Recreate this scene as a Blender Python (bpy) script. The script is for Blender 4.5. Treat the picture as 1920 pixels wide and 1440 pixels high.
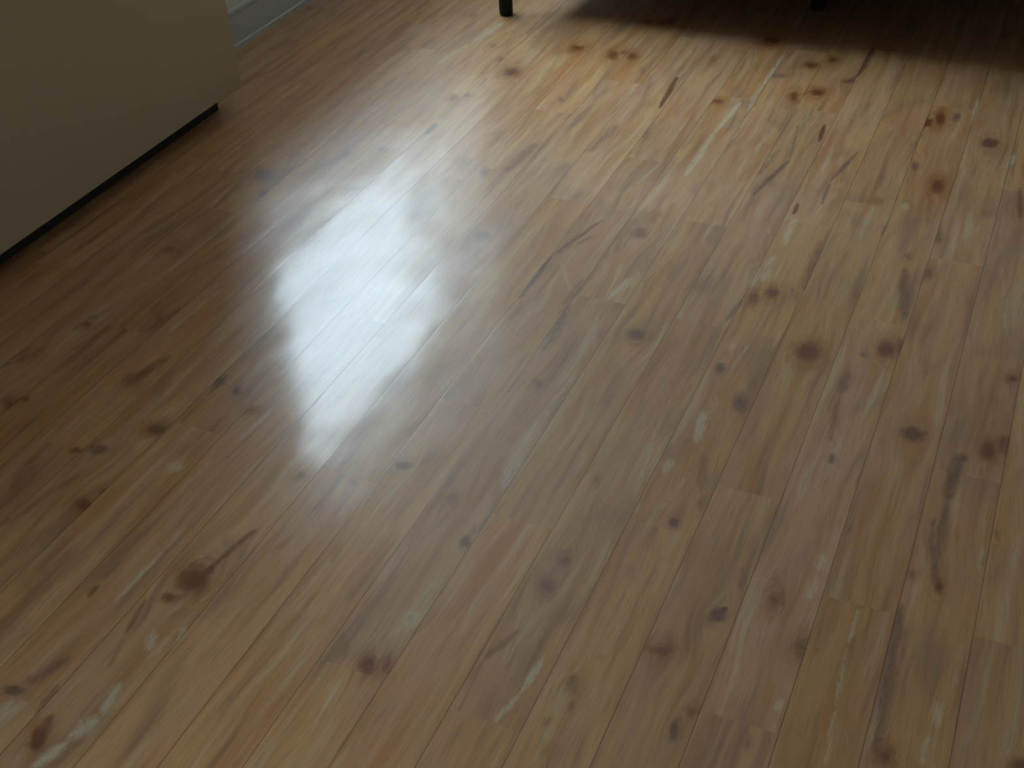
import bpy, bmesh, math
import numpy as np
from mathutils import Vector, Matrix

for o in list(bpy.data.objects):
    bpy.data.objects.remove(o)
SC = bpy.context.scene
COL = SC.collection

# ------------------------------------------------------------------ camera
EYE = 1.60
cd = bpy.data.cameras.new('camera')
cam = bpy.data.objects.new('camera', cd)
COL.objects.link(cam)
cd.sensor_fit = 'HORIZONTAL'
cd.sensor_width = 36.0
cd.lens = 36.0 * 2296.0 / 1920.0
right = Vector((0.91441037, 0.40187102, -0.04851147)).normalized()
fwd = Vector((-0.34733157, 0.7174149, -0.60388463)).normalized()
right = (right - fwd * right.dot(fwd)).normalized()
up = right.cross(fwd)
cam.matrix_world = Matrix(((right.x, up.x, -fwd.x, 0.0), (right.y, up.y, -fwd.y, 0.0),
                           (right.z, up.z, -fwd.z, EYE), (0, 0, 0, 1)))
cd.clip_start = 0.05
SC.camera = cam

# ------------------------------------------------------------------ world, exposure
SC.view_settings.view_transform = 'Standard'
SC.view_settings.look = 'None'
SC.view_settings.gamma = 1.0
SC.view_settings.use_curve_mapping = False
SC.view_settings.exposure = 1.22

SKY = 18.0
w = bpy.data.worlds.new('overcast_sky')
SC.world = w
w.use_nodes = True
wn, wl = w.node_tree.nodes, w.node_tree.links
bg = wn['Background']
geo = wn.new('ShaderNodeTexCoord')
sep = wn.new('ShaderNodeSeparateXYZ')
ramp = wn.new('ShaderNodeValToRGB')
cloud = wn.new('ShaderNodeTexNoise')
cloud.inputs['Scale'].default_value = 5.0
cloud.inputs['Detail'].default_value = 3.0
cadd = wn.new('ShaderNodeMath'); cadd.operation = 'MULTIPLY_ADD'
cadd.inputs[1].default_value = 0.22
csub = wn.new('ShaderNodeMath'); csub.operation = 'SUBTRACT'; csub.inputs[1].default_value = 0.11
wl.new(geo.outputs['Generated'], sep.inputs[0])
wl.new(geo.outputs['Generated'], cloud.inputs['Vector'])
wl.new(cloud.outputs['Fac'], cadd.inputs[0])
wl.new(sep.outputs['Z'], cadd.inputs[2])
wl.new(cadd.outputs[0], csub.inputs[0])
wl.new(csub.outputs[0], ramp.inputs[0])
e = ramp.color_ramp.elements
SKYC = (0.72, 0.87, 1.0)
GROUND, SKYV = 0.07, 0.80
e[0].position = 0.0; e[0].color = (GROUND, GROUND * 0.97, GROUND * 0.90, 1)
e[1].position = 0.06; e[1].color = (*[0.36 * SKYV * c for c in SKYC], 1)
for pos, val in ((0.40, 0.34), (0.45, 0.24), (0.50, 0.24), (0.54, 0.36), (0.58, 0.66), (0.63, 0.90), (0.80, 0.4)):
    x = e.new(pos); x.color = (*[SKYV * val * c for c in SKYC], 1)
wl.new(ramp.outputs[0], bg.inputs['Color'])
bg.inputs['Strength'].default_value = SKY

# room dimensions
XL, XR, YN, YF, ZC = -2.613, 2.3, -1.4, 5.7, 2.5
WT = 0.32
WY0, WY1, WZ0, WZ1 = 3.32, 5.25, 0.84, 2.36
VY0, VY1, VZ0 = -0.95, 0.25, 1.30              # unseen window added in the same wall as fill for the foreground

for y0_, y1_, z0_ in ((WY0, WY1, WZ0), (VY0, VY1, VZ0)):
    pl = bpy.data.lights.new('window_portal', 'AREA')
    pl.shape = 'RECTANGLE'
    pl.size = y1_ - y0_
    pl.size_y = WZ1 - z0_
    pl.cycles.is_portal = True
    po = bpy.data.objects.new('window_portal', pl)
    COL.objects.link(po)
    po.matrix_world = Matrix.Translation((XL - WT - 0.01, (y0_ + y1_) / 2, (z0_ + WZ1) / 2)) @ \
        Matrix(((0, 0, -1, 0), (1, 0, 0, 0), (0, -1, 0, 0), (0, 0, 0, 1)))   # local -Z faces +X


# ------------------------------------------------------------------ helpers
def mat(name):
    m = bpy.data.materials.new(name)
    m.use_nodes = True
    return m, m.node_tree.nodes, m.node_tree.links, m.node_tree.nodes['Principled BSDF']


def simple(name, rgb, rough=0.5, spec=0.5, noise=0.04, scale=8.0, metallic=0.0, bump=0.0):
    m, n, l, p = mat(name)
    tc = n.new('ShaderNodeTexCoord')
    nz = n.new('ShaderNodeTexNoise')
    nz.inputs['Scale'].default_value = scale
    nz.inputs['Detail'].default_value = 4
    l.new(tc.outputs['Object'], nz.inputs['Vector'])
    mx = n.new('ShaderNodeMix'); mx.data_type = 'RGBA'
    mx.inputs[6].default_value = (*[c * (1 - noise) for c in rgb], 1)
    mx.inputs[7].default_value = (*[min(1, c * (1 + noise)) for c in rgb], 1)
    l.new(nz.outputs['Fac'], mx.inputs[0])
    l.new(mx.outputs[2], p.inputs['Base Color'])
    p.inputs['Roughness'].default_value = rough
    p.inputs['Specular IOR Level'].default_value = spec
    p.inputs['Metallic'].default_value = metallic
    if bump:
        n2 = n.new('ShaderNodeTexNoise'); n2.inputs['Scale'].default_value = 220
        l.new(tc.outputs['Object'], n2.inputs['Vector'])
        b = n.new('ShaderNodeBump'); b.inputs['Strength'].default_value = bump
        b.inputs['Distance'].default_value = 0.002
        l.new(n2.outputs['Fac'], b.inputs['Height'])
        l.new(b.outputs[0], p.inputs['Normal'])
    return m


def link(name, me, m, parent=None, kind=None):
    me.name = name
    o = bpy.data.objects.new(name, me)
    COL.objects.link(o)
    if m:
        me.materials.append(m)
    if parent:
        o.parent = parent
    if kind:
        o['kind'] = kind
    return o


def boxes(name, lst, m, parent=None, kind=None, bevel=0.0, seg=2):
    bm = bmesh.new()
    for (x0, x1, y0, y1, z0, z1) in lst:
        r = bmesh.ops.create_cube(bm, size=1.0)
        for v in r['verts']:
            v.co = Vector(((x0 + x1) / 2 + v.co.x * (x1 - x0), (y0 + y1) / 2 + v.co.y * (y1 - y0),
                           (z0 + z1) / 2 + v.co.z * (z1 - z0)))
    if bevel:
        bmesh.ops.bevel(bm, geom=bm.edges[:], offset=bevel, segments=seg, profile=0.5, affect='EDGES')
    me = bpy.data.meshes.new(name)
    bm.to_mesh(me); bm.free()
    if bevel:
        me.polygons.foreach_set('use_smooth', [False] * len(me.polygons))
    return link(name, me, m, parent, kind)


def lathe(name, prof, m, parent=None, seg=40, loc=(0, 0, 0)):
    bm = bmesh.new()
    rings = []
    for r, z in prof:
        rings.append([bm.verts.new((loc[0] + r * math.cos(2 * math.pi * k / seg),
                                    loc[1] + r * math.sin(2 * math.pi * k / seg), loc[2] + z)) for k in range(seg)])
    for a, b in zip(rings, rings[1:]):
        for k in range(seg):
            f = bm.faces.new((a[k], a[(k + 1) % seg], b[(k + 1) % seg], b[k]))
            f.smooth = True
    bm.faces.new(rings[0][::-1]); bm.faces.new(rings[-1])
    me = bpy.data.meshes.new(name)
    bm.to_mesh(me); bm.free()
    return link(name, me, m, parent)


def empty(name, loc, label, cat):
    o = bpy.data.objects.new(name, None)
    COL.objects.link(o)
    o.location = loc
    o.empty_display_size = 0.1
    o['label'] = label; o['category'] = cat
    return o


# ------------------------------------------------------------------ laminate floor
# printed figure of the laminate: knots  kind x y cxx cxy cyy(mm^2) strength ; kinds r red, p purple-grey, b brown
KNOTS = """r -1.597 3.440 823 -246 1062 0.90|r -1.672 3.522 310 -215 627 0.60|p -1.749 3.628 347 -135 488 0.50|r -1.470 3.688 769 -60 730 0.80|
r -1.331 3.673 437 -330 1175 0.90|r -1.304 3.700 331 -359 1184 0.70|r -1.268 3.678 287 -250 890 0.80|p -1.196 3.577 338 -289 1061 0.50|
r -1.693 3.201 374 -147 498 0.70|r -1.662 3.232 289 -92 356 0.60|p -1.364 3.289 200 -153 490 0.70|r -1.313 3.975 266 -130 578 0.80|
r -1.267 3.984 261 -125 577 0.80|r -1.240 4.007 259 -123 584 0.80|b -1.938 3.867 630 -122 615 0.50|r -1.388 2.778 282 -196 565 0.70|
p -1.341 2.811 144 -63 229 0.60|p -1.242 2.452 514 -146 650 0.90|p -0.869 2.598 399 -110 681 0.80|p -1.824 2.756 337 -114 353 0.70|
p -1.730 2.812 328 -110 364 0.50|r -0.865 3.933 694 -60 1045 1.00|r -0.640 3.833 193 -87 663 0.90|r -0.696 3.775 389 14 469 0.90|
p -0.770 3.664 662 98 465 0.60|r -1.006 3.725 269 -278 1147 0.50|p -0.562 3.682 782 189 327 0.70|r -0.693 3.521 165 -181 920 1.00|
r -0.634 3.576 420 6 568 1.00|r -0.665 3.554 77 -65 369 0.40|r -0.901 3.423 263 -24 364 0.80|r -0.288 3.464 149 -81 816 1.00|
r -0.259 3.503 159 -146 1302 1.00|p -0.217 3.524 147 -71 846 0.80|p -0.112 3.384 331 -4 950 1.10|r -0.093 3.383 196 -20 741 0.60|
p -0.281 3.185 110 -99 807 0.90|r -0.207 3.088 268 -77 1102 1.00|r -0.295 2.806 70 -61 451 0.60|r -0.164 2.823 98 -145 1167 0.70|
p -0.219 2.705 102 -34 406 0.70|r -0.521 2.403 177 -108 605 0.80|r -0.485 2.435 190 -44 424 1.00|p -0.443 2.466 56 -13 134 0.60|
p -0.437 2.440 249 -163 994 0.40|r -0.354 2.231 369 -5 600 1.20|r -0.336 2.227 110 -35 322 0.60|p -0.241 2.261 62 -7 147 0.80|
r -0.199 2.294 217 -50 698 1.10|r -0.172 2.318 101 -129 923 0.80|r -0.301 2.500 72 -105 623 0.50|r -0.162 2.642 101 -57 583 0.70|
b -0.279 2.589 38 -77 454 0.50|p -0.518 2.109 123 -67 363 1.00|p -0.446 2.009 285 -194 1020 0.80|p -0.099 2.028 323 49 452 1.10|
r -0.086 2.022 255 26 439 0.60|p -0.230 1.895 55 -26 209 1.00|p 0.006 1.984 46 -0 134 0.90|r 0.047 2.024 163 -14 632 1.00|
r 0.074 2.052 143 -48 921 0.80|r 0.067 2.281 106 25 146 1.00|p -0.729 2.166 375 -19 437 1.00|r -0.713 2.163 220 -43 341 0.50|
p -0.866 1.921 119 -77 259 0.80|p -0.639 1.674 53 -71 216 0.70|p -1.016 1.579 266 15 166 0.90|p -1.088 1.497 94 -29 103 0.80|
p -0.881 1.522 271 -108 391 0.70|p -1.093 1.964 238 -40 244 0.30|p -1.025 1.817 99 -22 112 0.40|b -1.970 1.768 210 -101 178 0.80|
b -2.039 1.607 844 91 273 0.70|b -1.724 1.622 419 -112 301 0.80|p -1.535 1.691 262 -98 245 0.90|p -1.478 1.670 139 -92 179 0.90|
b -1.564 1.498 342 -7 176 1.10|r -1.406 1.623 413 23 204 0.60|p -1.635 1.401 582 12 259 0.80|r -1.682 1.383 141 -23 83 0.80|
r -1.926 1.458 475 -99 267 0.80|r -1.905 1.479 222 -94 163 0.60|r -1.822 1.856 253 -129 248 0.60|r -1.554 1.251 465 -202 382 0.90|
r -1.543 1.296 105 -23 69 0.70|r -1.196 1.477 245 -53 216 0.60|p -1.988 2.562 762 -367 833 1.00|p -1.919 2.466 353 -154 369 0.90|
b -2.548 3.750 690 -393 865 0.60|b -1.990 2.126 602 -21 305 0.60|r -1.229 1.168 857 -322 792 1.00|r -1.245 1.110 113 -9 69 0.90|
b -1.225 1.160 289 -108 266 0.60|p -1.364 0.842 352 45 122 1.00|r -1.257 0.777 314 -187 284 1.00|p -1.244 0.777 10 -3 7 1.00|
p -0.807 1.429 106 -50 170 0.90|p -0.621 1.453 248 -90 428 0.70|p -0.625 1.377 428 -161 726 0.70|p -0.612 1.438 71 -29 131 0.50|
p -0.464 1.613 67 -17 127 1.10|r -0.834 1.106 188 -78 242 1.10|r -0.805 1.122 156 -130 303 0.80|b -0.886 1.119 308 -233 523 0.40|
b -0.500 1.198 187 -151 514 0.60|b -0.489 1.153 41 -37 119 0.60|b -0.511 1.110 49 -8 64 0.50|r -0.393 1.315 414 87 261 0.80|
p -0.321 1.167 65 -70 271 1.10|r -0.315 1.167 140 -28 253 0.40|r -0.477 1.263 32 -11 59 0.40|p -0.323 1.423 177 6 220 1.10|
r -0.331 1.411 366 57 315 0.50|r -0.243 1.494 193 -56 500 0.80|p -0.250 1.499 53 -6 102 0.60|b -0.176 1.400 115 -47 376 0.90|
r -0.304 1.214 80 10 75 0.70|p -0.207 1.184 83 -74 371 0.60|r 0.012 1.627 52 -23 283 1.00|b -0.033 1.637 76 11 118 0.50|b -0.010 1.238 185 28 263 0.80|
r 0.090 1.789 41 -12 246 0.50|r 0.074 1.716 30 -16 223 0.50|r -0.159 1.714 58 -12 165 0.50|b 0.176 1.297 136 48 82 0.80"""
# streaks  kind x1 y1 x2 y2 halfwidth(mm) strength ; L pale, a amber
STREAKS = """r -0.564 3.364 -0.555 3.243 6.2 1.00|r -0.528 2.881 -0.526 2.813 5.7 1.00|p -0.538 3.970 -0.544 3.730 11.0 0.80|p -0.544 3.730 -0.568 3.672 10.4 0.60|
r -1.076 3.565 -1.055 3.322 9.2 0.80|p -1.055 3.322 -1.015 2.977 17.0 0.35|p -1.661 3.022 -1.658 2.935 11.1 0.70|b -1.320 2.993 -1.334 2.793 20.9 0.50|
p -1.140 3.178 -1.159 2.975 25.1 0.40|a -0.855 2.731 -0.864 2.648 24.1 0.50|p -0.981 2.638 -1.036 2.429 7.8 0.60|p -0.969 2.555 -1.040 2.420 8.8 0.40|
p -1.040 2.420 -1.038 2.215 6.2 0.80|p -0.636 3.340 -0.608 3.111 4.5 0.50|p -0.608 3.111 -0.652 2.879 9.0 0.60|p -0.651 3.165 -0.667 2.992 13.8 0.40|
p -0.439 3.224 -0.475 3.023 6.9 0.60|p -0.475 3.023 -0.469 2.886 5.7 0.60|p -0.443 3.099 -0.447 2.849 17.6 0.30|b -0.005 3.149 0.012 2.976 9.1 0.60|
a -0.320 2.967 -0.362 2.937 24.1 0.60|a -0.222 3.140 -0.198 2.876 11.9 0.50|p -0.217 2.654 -0.181 2.425 16.7 0.50|
p -0.179 2.519 -0.187 2.423 12.2 0.30|a -0.169 2.570 -0.162 2.343 10.5 0.20|p -0.257 2.197 -0.258 2.103 13.4 0.50|p -0.258 2.103 -0.245 1.942 8.5 0.40|
p -0.002 1.997 -0.006 1.848 15.4 0.60|p -0.006 1.848 0.002 1.632 12.7 0.50|p -0.916 2.226 -0.904 2.033 13.6 0.50|b -0.922 2.356 -0.922 2.184 20.7 0.40|
b -0.902 2.694 -0.926 2.279 29.0 0.30|p -0.543 2.390 -0.555 2.280 8.2 0.50|b -0.431 2.712 -0.419 2.470 12.9 0.50|p -0.424 2.771 -0.416 2.584 10.6 0.30|
p -0.468 1.823 -0.424 1.659 16.3 0.40|p -0.438 1.653 -0.435 1.451 9.9 0.20|b -1.785 1.950 -1.813 1.788 16.5 0.40|b -1.698 1.730 -1.727 1.602 17.3 0.60|
b -1.727 1.602 -1.717 1.489 12.8 0.30|b -1.530 1.720 -1.529 1.539 7.9 0.40|r -1.212 1.222 -1.226 1.129 11.6 0.70|r -1.194 1.320 -1.216 1.206 9.4 0.60|
b -1.269 0.828 -1.249 0.755 12.0 0.70|b -1.303 0.882 -1.291 0.816 10.7 0.50|b -1.387 1.093 -1.383 1.053 6.1 0.80|b -1.385 1.156 -1.387 1.093 10.5 0.30|
b -1.283 1.095 -1.264 1.009 5.5 0.60|b -1.264 1.009 -1.241 0.930 6.2 0.40|p -1.316 0.938 -1.363 0.846 18.0 0.40|b -0.625 1.275 -0.658 1.187 9.6 0.50|
b -0.658 1.187 -0.659 1.112 5.7 0.40|a -0.468 1.077 -0.506 1.040 29.2 0.30|b -0.554 1.153 -0.607 1.021 8.7 0.20|a -0.105 1.474 -0.067 1.205 16.4 0.20|
p -0.041 1.563 -0.024 1.232 13.0 0.50|b -0.025 1.517 -0.017 1.422 5.9 0.40|a -0.158 1.491 -0.150 1.394 6.9 0.30|r -0.314 1.450 -0.322 1.428 4.9 0.80|
p -0.314 1.553 -0.305 1.487 7.4 0.40|p -0.261 1.573 -0.246 1.496 9.2 0.30|p -0.023 1.796 -0.008 1.670 9.2 0.50|p -0.356 1.848 -0.345 1.689 8.1 0.20|
p -1.371 2.097 -1.387 1.995 18.3 0.20|p -1.449 1.836 -1.452 1.626 12.8 0.30|p -1.448 1.926 -1.428 1.757 18.1 0.30|
p -1.919 2.643 -1.928 2.408 37.9 0.35|p -1.819 2.747 -1.884 2.586 26.7 0.30|p -1.111 2.002 -1.083 1.762 18.7 0.20|
p -0.911 1.641 -0.892 1.482 18.3 0.30|p -0.905 1.678 -0.890 1.547 11.6 0.20|p -0.787 1.521 -0.804 1.438 8.5 0.40|a -0.834 2.778 -0.828 2.604 13.8 0.40|
r -0.815 1.184 -0.791 1.119 12.9 0.15|b -2.734 2.718 -2.709 2.418 17.1 0.20|b -1.622 1.339 -1.666 1.140 12.9 0.40|
p -1.747 1.346 -1.723 1.233 17.0 0.40|b -1.453 1.586 -1.466 1.433 10.9 0.30|a -1.112 1.336 -1.138 1.265 8.2 0.30|a -1.029 1.352 -1.012 1.285 9.6 0.30|
b -1.946 1.894 -1.992 1.731 18.2 0.30|b -1.996 1.661 -2.044 1.554 15.8 0.40|b -1.789 2.273 -1.892 2.016 15.0 0.30|L -0.824 2.390 -0.838 2.278 7.8 0.90|
L -0.812 2.472 -0.809 2.345 4.3 0.50|L -1.008 2.404 -0.932 2.277 5.3 0.50|L -1.751 2.005 -1.760 1.808 7.6 0.70|L -1.450 1.430 -1.453 1.394 18.0 1.00|
L -1.326 1.204 -1.331 1.067 6.4 0.80|L -1.327 1.277 -1.326 1.204 5.2 0.60|L -1.223 1.038 -1.202 0.989 10.9 0.70|L -1.177 1.069 -1.160 0.999 7.3 0.70|
L -1.180 1.042 -1.196 0.973 12.1 0.40|L -1.205 0.920 -1.192 0.855 11.3 0.90|L -1.192 0.855 -1.207 0.794 15.9 0.80|
L -1.207 0.794 -1.228 0.731 11.2 0.90|L -1.356 0.825 -1.346 0.789 18.7 0.80|L -0.566 1.228 -0.574 1.145 6.6 1.00|L -0.574 1.145 -0.590 1.075 5.7 0.90|
L -0.814 1.325 -0.811 1.298 6.2 0.60|L -0.809 1.252 -0.812 1.198 17.0 0.60|L -0.191 1.635 -0.188 1.587 11.1 0.70|L -0.190 1.573 -0.188 1.506 9.0 0.50|
L -0.104 1.529 -0.106 1.436 4.3 0.80|L -0.106 1.436 -0.099 1.299 4.9 0.70|L -0.099 1.299 -0.089 1.186 4.7 0.70|L 0.050 1.380 0.052 1.320 7.8 0.80|
L 0.049 1.314 0.041 1.238 10.5 0.50|L -0.181 1.289 -0.181 1.255 6.6 0.70|L 0.071 1.757 0.071 1.686 5.3 0.60|L 0.066 1.515 0.068 1.409 6.5 0.40|
L -0.507 1.954 -0.493 1.849 13.1 0.90|L -0.497 2.016 -0.492 1.922 11.3 0.50|L -0.523 1.786 -0.523 1.735 11.0 0.70|L -0.474 1.770 -0.499 1.631 6.8 0.40|
L -0.518 2.215 -0.512 2.174 9.4 0.50|L -0.799 3.830 -0.804 3.577 7.8 0.90|L -0.804 3.577 -0.800 3.376 7.2 0.60|L -0.835 3.444 -0.850 3.208 9.5 0.80|
L -0.850 3.208 -0.852 2.930 10.3 0.80|L -0.787 3.419 -0.795 3.143 7.2 0.60|L -0.795 3.143 -0.799 2.981 6.8 0.50|L -1.800 3.842 -1.826 3.629 21.9 0.70|
L -1.834 3.617 -1.862 3.426 15.5 0.50|L -1.181 3.481 -1.159 3.341 10.7 0.50|L -0.175 3.664 -0.167 3.477 7.4 0.80|L -0.271 4.193 -0.258 3.789 4.9 0.30|
L -0.266 2.970 -0.265 2.925 12.2 0.60|L -0.638 3.506 -0.604 3.288 6.2 0.40|L -0.518 2.796 -0.512 2.657 12.4 0.70|L -0.524 2.599 -0.518 2.472 15.8 0.60|
L -0.548 2.538 -0.538 2.441 9.0 0.70|L -0.040 3.332 -0.040 3.265 11.0 0.60|L -0.807 1.697 -0.802 1.580 13.9 0.60|L -0.902 1.887 -0.879 1.779 7.1 0.30|
L -0.804 1.984 -0.821 1.674 12.8 0.40|L -0.585 1.907 -0.556 1.657 5.4 0.60|L -0.546 1.660 -0.536 1.585 6.1 0.50|L -0.479 2.229 -0.496 2.117 7.8 0.40|
L -0.002 2.729 0.037 2.415 5.8 0.40|L 0.024 2.286 0.023 2.206 8.4 0.30|L -0.564 2.930 -0.562 2.695 8.7 0.30|L -1.368 3.078 -1.345 2.868 14.8 0.30|
L -1.238 1.272 -1.254 1.192 4.0 0.40|L -1.112 1.414 -1.123 1.316 6.5 0.40|L -0.863 1.067 -0.857 0.988 5.8 0.60|L -1.393 1.460 -1.397 1.339 5.7 0.50|
L -1.365 1.658 -1.381 1.519 6.2 0.50"""
PX0, PW, PL = -1.5429408, 0.12490494, 1.185
# first joint of each row of boards (metres along the boards)
JOINT = {0: 0.35, 1: 0.83, 2: 1.10, 3: 1.515, 4: 0.62, 5: 1.09, 6: 1.515, 7: 1.075, 8: 1.59, 9: 0.56 + 1.185, 10: 1.22,
         11: 1.535, 12: 0.75, 13: 1.535, -1: 1.0, -2: 1.38, -3: 0.6}


def hsh(a, b, c=0):
    v = np.sin(a * 127.1 + b * 311.7 + c * 74.7) * 43758.5453
    return v - np.floor(v)


def build_floor():
    NX = 26                                   # grid cells across one board
    k0, k1 = -9, 32
    gx = PX0 + PW * np.arange(k0 * NX, k1 * NX + 1) / NX
    fine = (gx > -2.7) & (gx < 0.45)
    idx = np.arange(len(gx))
    keep = fine | (idx % NX == 0)
    gx = gx[keep]
    gx[0] = XL
    gx = gx[(gx >= XL) & (gx < XR)]
    gx = np.unique(np.append(gx, [XL, XR]))
    gy = np.concatenate([np.arange(YN, 0.5, 0.05), np.arange(0.5, 2.5, 0.006), np.arange(2.5, 4.7, 0.009),
                         np.arange(4.7, YF, 0.05), [YF]])
    nx, ny = len(gx), len(gy)
    X, Y = np.meshgrid(gx, gy)
    co = np.stack([X, Y, np.zeros_like(X)], -1).reshape(-1, 3).astype(np.float32)
    i, j = np.meshgrid(np.arange(nx - 1), np.arange(ny - 1))
    a = (j * nx + i).ravel()
    faces = np.stack([a, a + 1, a + nx + 1, a + nx], -1).astype(np.int32)
    me = bpy.data.meshes.new('floor')
    me.vertices.add(len(co)); me.vertices.foreach_set('co', co.ravel())
    nf = len(faces)
    me.loops.add(nf * 4); me.loops.foreach_set('vertex_index', faces.ravel())
    me.polygons.add(nf)
    me.polygons.foreach_set('loop_start', np.arange(0, nf * 4, 4, dtype=np.int32))
    me.polygons.foreach_set('loop_total', np.full(nf, 4, dtype=np.int32))
    me.update(calc_edges=True)
    # per board values (one value per face, so they change sharply at the joints)
    fx = (0.5 * (gx[1:] + gx[:-1]))[i].ravel()
    fy = (0.5 * (gy[1:] + gy[:-1]))[j].ravel()
    row = np.floor((fx - PX0) / PW).astype(int)
    j0 = np.array([JOINT.get(r, 1.2 * float(hsh(r, 5.0))) for r in range(-12, 40)])[row + 12]
    seg = np.floor((fy - j0) / PL)
    bid = hsh(row * 1.0, seg, 1.0)
    at = me.attributes.new('board', 'FLOAT', 'FACE'); at.data.foreach_set('value', bid.astype(np.float32))
    bt = hsh(row * 1.0, seg, 7.0)
    at = me.attributes.new('tone', 'FLOAT', 'FACE'); at.data.foreach_set('value', bt.astype(np.float32))
    # printed figure, per vertex
    ch = {k: np.zeros((ny, nx)) for k in 'rpbLa'}
    warp = np.zeros((ny, nx))
    vrow = (X - PX0) / PW

    def sub(x, y, rx, ry):
        a0, a1 = np.searchsorted(gx, (x - rx, x + rx)); b0, b1 = np.searchsorted(gy, (y - ry, y + ry))
        return slice(b0, b1), slice(a0, a1)

    def inrow(x, sl):
        r = math.floor((x - PX0) / PW)
        v = vrow[sl]
        return ((v >= r - 0.001) & (v <= r + 1.001)).astype(float)

    for t in KNOTS.replace('\n', '').split('|'):
        f = t.split(); x, y = float(f[1]), float(f[2]); s = float(f[6])
        cxx, cxy, cyy = [float(q) * 1e-6 for q in f[3:6]]
        cxx, cxy, cyy = cxx * 1.25, cxy * 1.25, cyy * 1.25
        sx, sy = math.sqrt(cxx), math.sqrt(cyy)
        R = 4.0
        sl = sub(x, y, sx * R + 0.03, sy * 10 + 0.06)
        dx, dy = X[sl] - x, Y[sl] - y
        det = cxx * cyy - cxy * cxy
        q = (cyy * dx * dx - 2 * cxy * dx * dy + cxx * dy * dy) / det
        m = inrow(x, sl)
        core = np.exp(-0.75 * q) * s * m
        ch[f[0]][sl] = np.maximum(ch[f[0]][sl], core)
        halo = np.exp(-0.15 * q) * s * 0.7 * m
        tail = np.exp(-(dx / (sx * 1.7)) ** 2 - np.abs(dy / (sy * 3.6)) ** 1.5) * s * 0.36 * m
        tc_ = 'b' if f[0] == 'r' else 'p'
        ch[tc_][sl] = np.maximum(ch[tc_][sl], tail)
        hc = 'a' if f[0] == 'r' else ('p' if f[0] == 'p' else 'a')
        k2 = 0.9 if hc == 'a' else 0.45
        ch[hc][sl] = np.maximum(ch[hc][sl], halo * k2)
        # grain flows round the knot
        wv = np.exp(-((dx / (sx * 2.2)) ** 2) - (dy / (sy * 3.2)) ** 2)
        warp[sl] += -np.tanh(dx / (sx * 0.8)) * sx * 0.9 * wv * s * m
    for t in STREAKS.replace('\n', '').split('|'):
        f = t.split(); x1, y1, x2, y2, hw, s = map(float, f[1:7]); hw *= 1e-3
        mx_, my_ = (x1 + x2) / 2, (y1 + y2) / 2
        L = math.hypot(x2 - x1, y2 - y1)
        sl = sub(mx_, my_, abs(x2 - x1) / 2 + hw * 4, abs(y2 - y1) / 2 + hw * 4 + 0.02)
        dx, dy = X[sl] - x1, Y[sl] - y1
        ux, uy = (x2 - x1) / L, (y2 - y1) / L
        tt = dx * ux + dy * uy
        nn = -dx * uy + dy * ux
        s = min(1.2, s * (1.0 if f[0] in 'L' else 1.3))
        u = np.clip(tt / L, -0.2, 1.2)
        width = hw * (0.55 + 0.6 * np.sin(np.pi * np.clip(u, 0, 1)))
        end = np.clip(np.minimum(tt + hw, L + hw - tt) / (hw * 1.6 + 0.006), 0, 1)
        g = np.exp(-(nn / width) ** 2) * end * s * inrow(mx_, sl)
        ch[f[0]][sl] = np.maximum(ch[f[0]][sl], g)
    for k, nm in (('r', 'knot_red'), ('p', 'knot_grey'), ('b', 'knot_brown'), ('L', 'pale_figure'), ('a', 'amber')):
        at = me.attributes.new(nm, 'FLOAT', 'POINT'); at.data.foreach_set('value', ch[k].ravel().astype(np.float32))
    at = me.attributes.new('flow', 'FLOAT', 'POINT'); at.data.foreach_set('value', warp.ravel().astype(np.float32))
    return me


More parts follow.
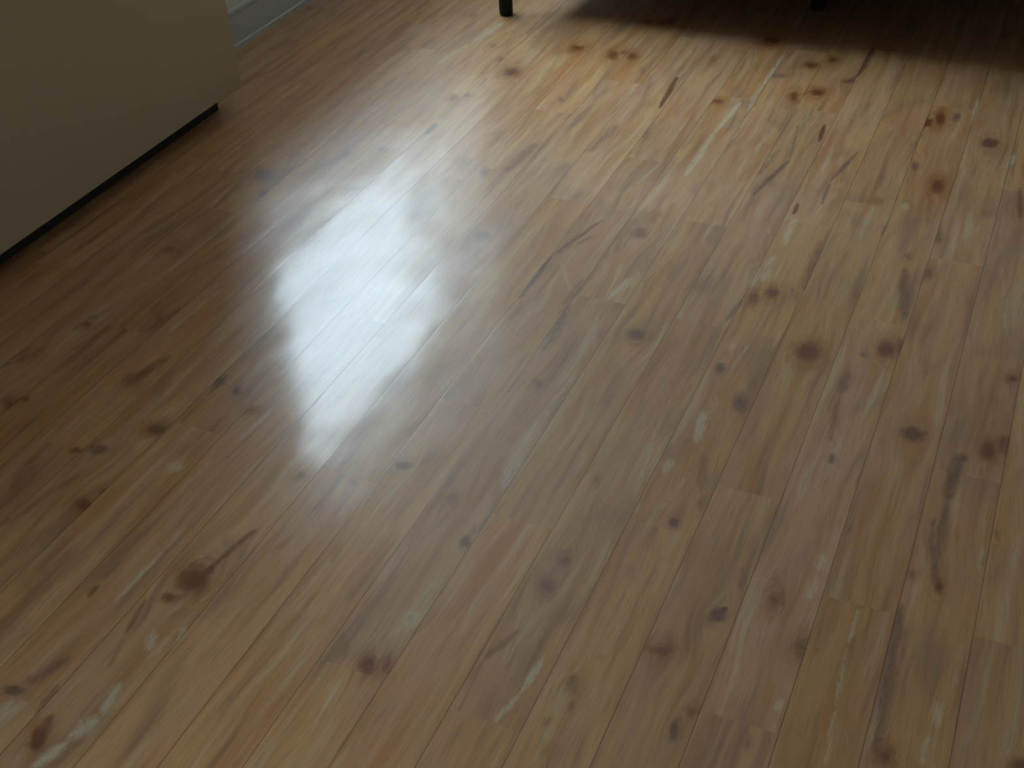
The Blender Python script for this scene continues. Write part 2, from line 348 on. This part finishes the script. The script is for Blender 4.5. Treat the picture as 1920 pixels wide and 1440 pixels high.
def floor_material():
    m, n, l, p = mat('oak_print_laminate')

    def M(op, a, b=None, c=None, clamp=False):
        d = n.new('ShaderNodeMath'); d.operation = op; d.use_clamp = clamp
        for k, v in enumerate((a, b, c)):
            if v is None:
                continue
            if isinstance(v, (int, float)):
                d.inputs[k].default_value = v
            else:
                l.new(v, d.inputs[k])
        return d.outputs[0]

    def A(name):
        d = n.new('ShaderNodeAttribute'); d.attribute_name = name
        return d.outputs['Fac']

    def XYZ(x, y, z):
        d = n.new('ShaderNodeCombineXYZ')
        for k, v in enumerate((x, y, z)):
            if isinstance(v, (int, float)):
                d.inputs[k].default_value = v
            else:
                l.new(v, d.inputs[k])
        return d.outputs[0]

    def noise(vec, scale, detail=3.0, rough=0.5, dist=0.0):
        d = n.new('ShaderNodeTexNoise')
        d.inputs['Scale'].default_value = scale; d.inputs['Detail'].default_value = detail
        d.inputs['Roughness'].default_value = rough; d.inputs['Distortion'].default_value = dist
        l.new(vec, d.inputs['Vector'])
        return d.outputs['Fac']

    def smooth(v, lo, hi, t0=0.0, t1=1.0):
        d = n.new('ShaderNodeMapRange'); d.interpolation_type = 'SMOOTHSTEP'
        l.new(v, d.inputs[0])
        for k, q in enumerate((lo, hi, t0, t1)):
            d.inputs[k + 1].default_value = q
        return d.outputs[0]

    def mix(f, a, b):
        d = n.new('ShaderNodeMix'); d.data_type = 'RGBA'
        l.new(f, d.inputs[0]) if not isinstance(f, (int, float)) else setattr(d.inputs[0], 'default_value', f)
        for k, v in ((6, a), (7, b)):
            if isinstance(v, tuple):
                d.inputs[k].default_value = (*v, 1)
            else:
                l.new(v, d.inputs[k])
        return d.outputs[2]

    tc = n.new('ShaderNodeTexCoord')
    sp = n.new('ShaderNodeSeparateXYZ'); l.new(tc.outputs['Object'], sp.inputs[0])
    x, y = sp.outputs['X'], sp.outputs['Y']
    board, tone, flow = A('board'), A('tone'), A('flow')
    red, grey, brown, pale, amber = A('knot_red'), A('knot_grey'), A('knot_brown'), A('pale_figure'), A('amber')

    off = M('MULTIPLY', board, 37.0)
    # slow sideways wander of the grain, then the flow round knots
    wan = noise(XYZ(M('MULTIPLY', x, 3.0), M('MULTIPLY', y, 1.6), off), 1.6, 2.0)
    gxw = M('ADD', M('ADD', x, flow), M('MULTIPLY', M('SUBTRACT', wan, 0.5), 0.045))
    # broad bands, medium streaks, fine lines (all stretched along the boards)
    band = noise(XYZ(M('MULTIPLY', gxw, 16.0), M('MULTIPLY', y, 1.1), off), 1.0, 3.0, 0.55, 0.4)
    streak = noise(XYZ(M('MULTIPLY', gxw, 46.0), M('MULTIPLY', y, 3.0), M('ADD', off, 3.0)), 1.0, 2.5, 0.5, 0.25)
    streak2 = noise(XYZ(M('MULTIPLY', gxw, 32.0), M('MULTIPLY', y, 2.4), M('ADD', off, 9.0)), 1.0, 2.5, 0.5, 0.2)
    fine = noise(XYZ(M('MULTIPLY', gxw, 420.0), M('MULTIPLY', y, 14.0), off), 1.0, 2.0, 0.6)
    blot = noise(XYZ(M('MULTIPLY', x, 9.0), M('MULTIPLY', y, 4.0), M('ADD', off, 5.0)), 1.0, 3.0, 0.5, 0.6)

    HONEY = (0.58, 0.335, 0.145)
    AMBER = (0.44, 0.195, 0.058)
    GREYB = (0.25, 0.148, 0.100)
    PINKB = (0.55, 0.300, 0.160)
    PALE = (0.58, 0.46, 0.28)
    c = mix(smooth(band, 0.38, 0.62), HONEY, PINKB)
    c = mix(M('MULTIPLY', smooth(streak2, 0.44, 0.74), 0.75), c, AMBER)
    c = mix(M('MULTIPLY', smooth(streak, 0.50, 0.78), 0.66), c, GREYB)
    c = mix(M('MULTIPLY', smooth(blot, 0.50, 0.74), 0.45), c, GREYB)
    c = mix(M('MULTIPLY', smooth(streak, 0.46, 0.28), 0.50), c, PALE)
    # irregular edges for the printed figure
    rag = noise(XYZ(M('MULTIPLY', gxw, 95.0), M('MULTIPLY', y, 26.0), off), 1.0, 3.0, 0.6, 0.8)
    ragL = noise(XYZ(M('MULTIPLY', x, 110.0), M('MULTIPLY', y, 34.0), M('ADD', off, 2.0)), 1.0, 3.0, 0.6, 1.6)
    rg = M('MULTIPLY', M('SUBTRACT', rag, 0.5), 0.9)
    rl = M('MULTIPLY', M('SUBTRACT', ragL, 0.5), 1.5)

    def ragged(v, r, lo, hi, amp):
        return M('MULTIPLY', smooth(M('ADD', v, M('MULTIPLY', r, M('MINIMUM', M('MULTIPLY', v, 2.5), 1.0))), lo, hi), amp)
    c = mix(ragged(amber, rg, 0.06, 0.70, 0.85), c, (0.40, 0.175, 0.055))
    c = mix(ragged(pale, rl, 0.05, 1.0, 0.80), c, (0.60, 0.52, 0.36))
    c = mix(ragged(grey, rg, 0.08, 0.95, 0.85), c, (0.150, 0.080, 0.066))
    c = mix(ragged(brown, rg, 0.08, 0.95, 0.80), c, (0.165, 0.080, 0.040))
    c = mix(ragged(red, rg, 0.10, 0.95, 0.90), c, (0.185, 0.055, 0.026))
    # fine pores
    fl = M('MULTIPLY', smooth(fine, 0.46, 0.76), 0.40)
    c = mix(fl, c, (0.22, 0.13, 0.07))
    # tone of each board
    tn = M('ADD', M('MULTIPLY', tone, 0.13), 0.90)
    hv = n.new('ShaderNodeHueSaturation')
    l.new(c, hv.inputs['Color']); l.new(tn, hv.inputs['Value'])
    l.new(M('ADD', M('MULTIPLY', board, 0.10), 0.97), hv.inputs['Saturation'])
    c = hv.outputs[0]
    # seams between rows
    fr = M('FRACT', M('DIVIDE', M('SUBTRACT', x, PX0), PW))
    ds = M('MULTIPLY', M('MINIMUM', fr, M('SUBTRACT', 1.0, fr)), PW)
    seam = smooth(ds, 0.0003, 0.0012, 1.0, 0.0)
    c = mix(M('MULTIPLY', seam, 0.68), c, (0.035, 0.022, 0.014))
    l.new(c, p.inputs['Base Color'])
    # satin wear layer, embossed along the grain
    rn = noise(XYZ(M('MULTIPLY', x, 5.0), M('MULTIPLY', y, 4.0), 0.0), 1.0, 4.0, 0.6)
    p.inputs['Roughness'].default_value = 0.35
    p.inputs['Specular IOR Level'].default_value = 0.6
    p.inputs['Coat Weight'].default_value = COATW
    p.inputs['Coat IOR'].default_value = 1.5
    l.new(M('ADD', M('MULTIPLY', rn, 0.10), COATR - 0.05), p.inputs['Coat Roughness'])
    emb = noise(XYZ(M('MULTIPLY', x, 520.0), M('MULTIPLY', y, 90.0), off), 1.0, 2.0, 0.6, 0.6)
    und = noise(XYZ(M('MULTIPLY', x, 7.0), M('MULTIPLY', y, 4.5), M('MULTIPLY', board, 1.5)), 1.0, 1.0, 0.5)
    hgt = M('SUBTRACT', M('ADD', M('MULTIPLY', emb, 0.00003), M('MULTIPLY', und, 0.0044)), M('MULTIPLY', seam, 0.00008))
    b = n.new('ShaderNodeBump'); b.inputs['Strength'].default_value = 0.6; b.inputs['Distance'].default_value = 1.0
    l.new(hgt, b.inputs['Height'])
    l.new(b.outputs[0], p.inputs['Normal']); l.new(b.outputs[0], p.inputs['Coat Normal'])
    return m


COATW, COATR = 0.65, 0.155
link('floor', build_floor(), floor_material(), None, 'structure')

# ------------------------------------------------------------------ room shell
WALL = simple('matt_wall_paint', (0.68, 0.65, 0.60), 0.9, 0.2, 0.03, 3.0, bump=0.15)
CEIL = simple('ceiling_paint', (0.84, 0.83, 0.81), 0.9, 0.2, 0.02, 3.0)
GLOSS = simple('grey_white_gloss_paint', (0.46, 0.485, 0.47), 0.4, 0.4, 0.02, 12.0)
FRAMEM = simple('window_frame_paint', (0.75, 0.76, 0.76), 0.35, 0.5, 0.02, 12.0)

boxes('wall_left', [(XL - WT, XL, YN - 0.1, VY0, -0.1, ZC), (XL - WT, XL, VY1, WY0, -0.1, ZC), (XL - WT, XL, WY1, YF + 0.1, -0.1, ZC),
                    (XL - WT, XL, VY0, VY1, -0.1, VZ0), (XL - WT, XL, VY0, VY1, WZ1, ZC),
                    (XL - WT, XL, WY0, WY1, -0.1, WZ0), (XL - WT, XL, WY0, WY1, WZ1, ZC)], WALL, None, 'structure')
boxes('wall_right', [(XR, XR + 0.1, YN - 0.1, YF + 0.1, -0.1, ZC)], WALL, None, 'structure')
boxes('wall_far', [(XL, XR, YF, YF + 0.1, -0.1, ZC)], WALL, None, 'structure')
boxes('wall_near', [(XL, XR, YN - 0.1, YN, -0.1, ZC)], WALL, None, 'structure')
boxes('ceiling', [(XL - WT, XR + 0.1, YN - 0.1, YF + 0.1, ZC, ZC + 0.1)], CEIL, None, 'structure')


def skirting(name, y0, y1):
    prof = [(0.0, 0.0), (0.016, 0.0), (0.016, 0.012), (0.0125, 0.016), (0.0125, 0.112), (0.0150, 0.118), (0.0145, 0.128),
            (0.0100, 0.134), (0.0060, 0.137), (0.0, 0.138)]
    bm = bmesh.new()
    A_ = [bm.verts.new((XL + a, y0, z)) for a, z in prof]
    B_ = [bm.verts.new((XL + a, y1, z)) for a, z in prof]
    k = len(prof)
    for q in range(k):
        bm.faces.new((A_[q], B_[q], B_[(q + 1) % k], A_[(q + 1) % k]))
    bm.faces.new(A_); bm.faces.new(B_[::-1])
    bmesh.ops.recalc_face_normals(bm, faces=bm.faces[:])
    me = bpy.data.meshes.new(name); bm.to_mesh(me); bm.free()
    return link(name, me, GLOSS, None, 'structure')


skirting('baseboard_left', YN, YF)

# window in the left wall and the added fill window: frame, mullion, sill and panes
fx0, fx1 = XL - 0.30, XL - 0.24
fr_ = 0.05
gm = bpy.data.materials.new('clear_pane'); gm.use_nodes = True
gn, gl = gm.node_tree.nodes, gm.node_tree.links
gn.clear()
go = gn.new('ShaderNodeOutputMaterial'); gt = gn.new('ShaderNodeBsdfTransparent'); gg = gn.new('ShaderNodeBsdfGlossy')
gt.inputs[0].default_value = (0.93, 0.96, 0.96, 1); gg.inputs['Roughness'].default_value = 0.02
gf = gn.new('ShaderNodeFresnel'); gf.inputs[0].default_value = 1.45; gx_ = gn.new('ShaderNodeMixShader')
gb = gn.new('ShaderNodeNewGeometry'); gk = gn.new('ShaderNodeMath'); gk.operation = 'MULTIPLY'; gk.inputs[1].default_value = 1.0
gs = gn.new('ShaderNodeMath'); gs.operation = 'SUBTRACT'; gs.inputs[0].default_value = 1.0
gl.new(gb.outputs['Backfacing'], gs.inputs[1]); gl.new(gf.outputs[0], gk.inputs[0]); gl.new(gs.outputs[0], gk.inputs[1])
gl.new(gk.outputs[0], gx_.inputs[0]); gl.new(gt.outputs[0], gx_.inputs[1]); gl.new(gg.outputs[0], gx_.inputs[2])
gl.new(gx_.outputs[0], go.inputs[0])
for wname, y0_, y1_, z0_ in (('window_1', WY0, WY1, WZ0), ('fill_window', VY0, VY1, VZ0)):
    win = boxes(wname, [(fx0, fx1, y0_, y0_ + fr_, z0_, WZ1), (fx0, fx1, y1_ - fr_, y1_, z0_, WZ1),
                        (fx0, fx1, y0_ + fr_, y1_ - fr_, z0_, z0_ + fr_), (fx0, fx1, y0_ + fr_, y1_ - fr_, WZ1 - fr_, WZ1)], FRAMEM, None, 'structure')
    boxes('window_sill', [(fx1, XL + 0.03, y0_, y1_, z0_, z0_ + 0.025)], FRAMEM, win)
    for a, b in ((y0_ + fr_, y1_ - fr_),):
        boxes('pane', [(fx0 + 0.027, fx0 + 0.033, a, b, z0_ + fr_, WZ1 - fr_)], gm, win)

boxes('sky_blocker', [(-4.45, XL - WT - 0.02, -3.0, 10.0, 4.38, 4.60)], WALL, None, 'structure')  # unseen slab added outside to block steep skylight near the wall
# unseen dark block added outside to cut slanting skylight on the left floor
BLOCKM = simple('dark_blocker', (0.16, 0.15, 0.14), 0.9, 0.2, 0.1, 1.0)
boxes('side_light_blocker', [(-14.0, -3.4, 24.0, 34.0, -3.0, 30.0)], BLOCKM, None, 'structure')

# ------------------------------------------------------------------ cream cabinet against the left wall
CREAM = simple('cream_lacquer', (0.45, 0.38, 0.265), 0.55, 0.35, 0.03, 5.0)
GAPSHADE = simple('dark_gap_shade', (0.03, 0.027, 0.022), 0.7, 0.3, 0.05, 10.0)
CXF, CY0, CY1, CG, CH = -2.312, 0.60, 2.962, 0.060, 1.50
cab = empty('storage_cabinet', (-2.48, (CY0 + CY1) / 2, 0),
            'large plain cream cabinet standing low over the floor beside the left baseboard', 'cabinet')
cloc = Vector(cab.location)


def child(o, par):
    o.matrix_parent_inverse = par.matrix_world.inverted()
    return o


def rounded_slab(name, x0, x1, y0, y1, z0, z1, r, m, parent):
    """slab in the YZ plane with rounded corners, soft front arris"""
    bm = bmesh.new()
    pts = []
    for cy, cz, a0 in ((y1 - r, z0 + r, -90), (y1 - r, z1 - r, 0), (y0 + r, z1 - r, 90), (y0 + r, z0 + r, 180)):
        for k in range(9):
            a = math.radians(a0 + 90 * k / 8)
            pts.append((cy + r * math.cos(a), cz + r * math.sin(a)))
    lay = []
    for ins, xx in ((0.0, x0), (0.0, x1 - 0.004), (0.0012, x1 - 0.0012), (0.004, x1)):
        cyc, czc = (y0 + y1) / 2, (z0 + z1) / 2
        lay.append([bm.verts.new((xx, yy - math.copysign(ins, yy - cyc), zz - math.copysign(ins, zz - czc))) for yy, zz in pts])
    k = len(pts)
    for a, b in zip(lay, lay[1:]):
        for q in range(k):
            bm.faces.new((a[q], a[(q + 1) % k], b[(q + 1) % k], b[q]))
    bm.faces.new(lay[0][::-1]); bm.faces.new(lay[-1])
    bmesh.ops.recalc_face_normals(bm, faces=bm.faces[:])
    me = bpy.data.meshes.new(name); bm.to_mesh(me); bm.free()
    return link(name, me, m, parent)


bpy.context.view_layer.update()
child(rounded_slab('front_panel', CXF - 0.02, CXF, CY0, CY1, CG, CH, 0.012, CREAM, cab), cab)
child(boxes('carcass', [(-2.592, CXF - 0.02, CY0 + 0.01, CY1 - 0.012, CG + 0.012, CH - 0.01)], CREAM, cab, bevel=0.004), cab)
child(boxes('gap_shade', [(-2.592, -2.368, CY0 + 0.02, CY1 - 0.07, 0.0, CG + 0.0115)], GAPSHADE, cab), cab)  # dark block added to stand in for the deep shade under the cabinet

# ------------------------------------------------------------------ bed on black legs at the far side
BLACK = simple('black_leg_metal', (0.010, 0.012, 0.014), 0.5, 0.2, 0.1, 20.0)
BASEF = simple('charcoal_base_fabric', (0.03, 0.03, 0.032), 0.9, 0.2, 0.15, 60.0, bump=0.3)
MATT = simple('grey_mattress_fabric', (0.20, 0.20, 0.21), 0.95, 0.1, 0.06, 40.0, bump=0.3)
BX0, BX1, BY0, BY1, BZ = -1.858, 0.28, 3.872, 5.66, 0.235
bed = empty('bed', ((BX0 + BX1) / 2, (BY0 + BY1) / 2, 0),
            'low bed on black round legs at the far edge, shading the floor at upper right', 'bed')
bpy.context.view_layer.update()


def leg(x, y, h=BZ):
    o = lathe('leg', [(0.0215, 0.0), (0.0235, 0.002), (0.0235, 0.008), (0.0245, 0.012), (0.0265, h - 0.004), (0.0265, h + 0.004)],
              BLACK, bed, 32, (x, y, 0))
    return child(o, bed)


for lx, ly in ((-1.824, 3.906), (-0.785, 4.262), (BX1 - 0.04, 3.906), (-1.824, BY1 - 0.04), (BX1 - 0.04, BY1 - 0.04)):
    leg(lx, ly)
child(boxes('bed_frame', [(BX0, BX1, BY0, BY1, BZ, BZ + 0.10)], BASEF, bed, bevel=0.008), bed)
child(boxes('mattress', [(BX0 + 0.02, BX1 - 0.02, BY0 + 0.02, BY1 - 0.02, BZ + 0.10, BZ + 0.30)], MATT, bed, bevel=0.04, seg=4), bed)
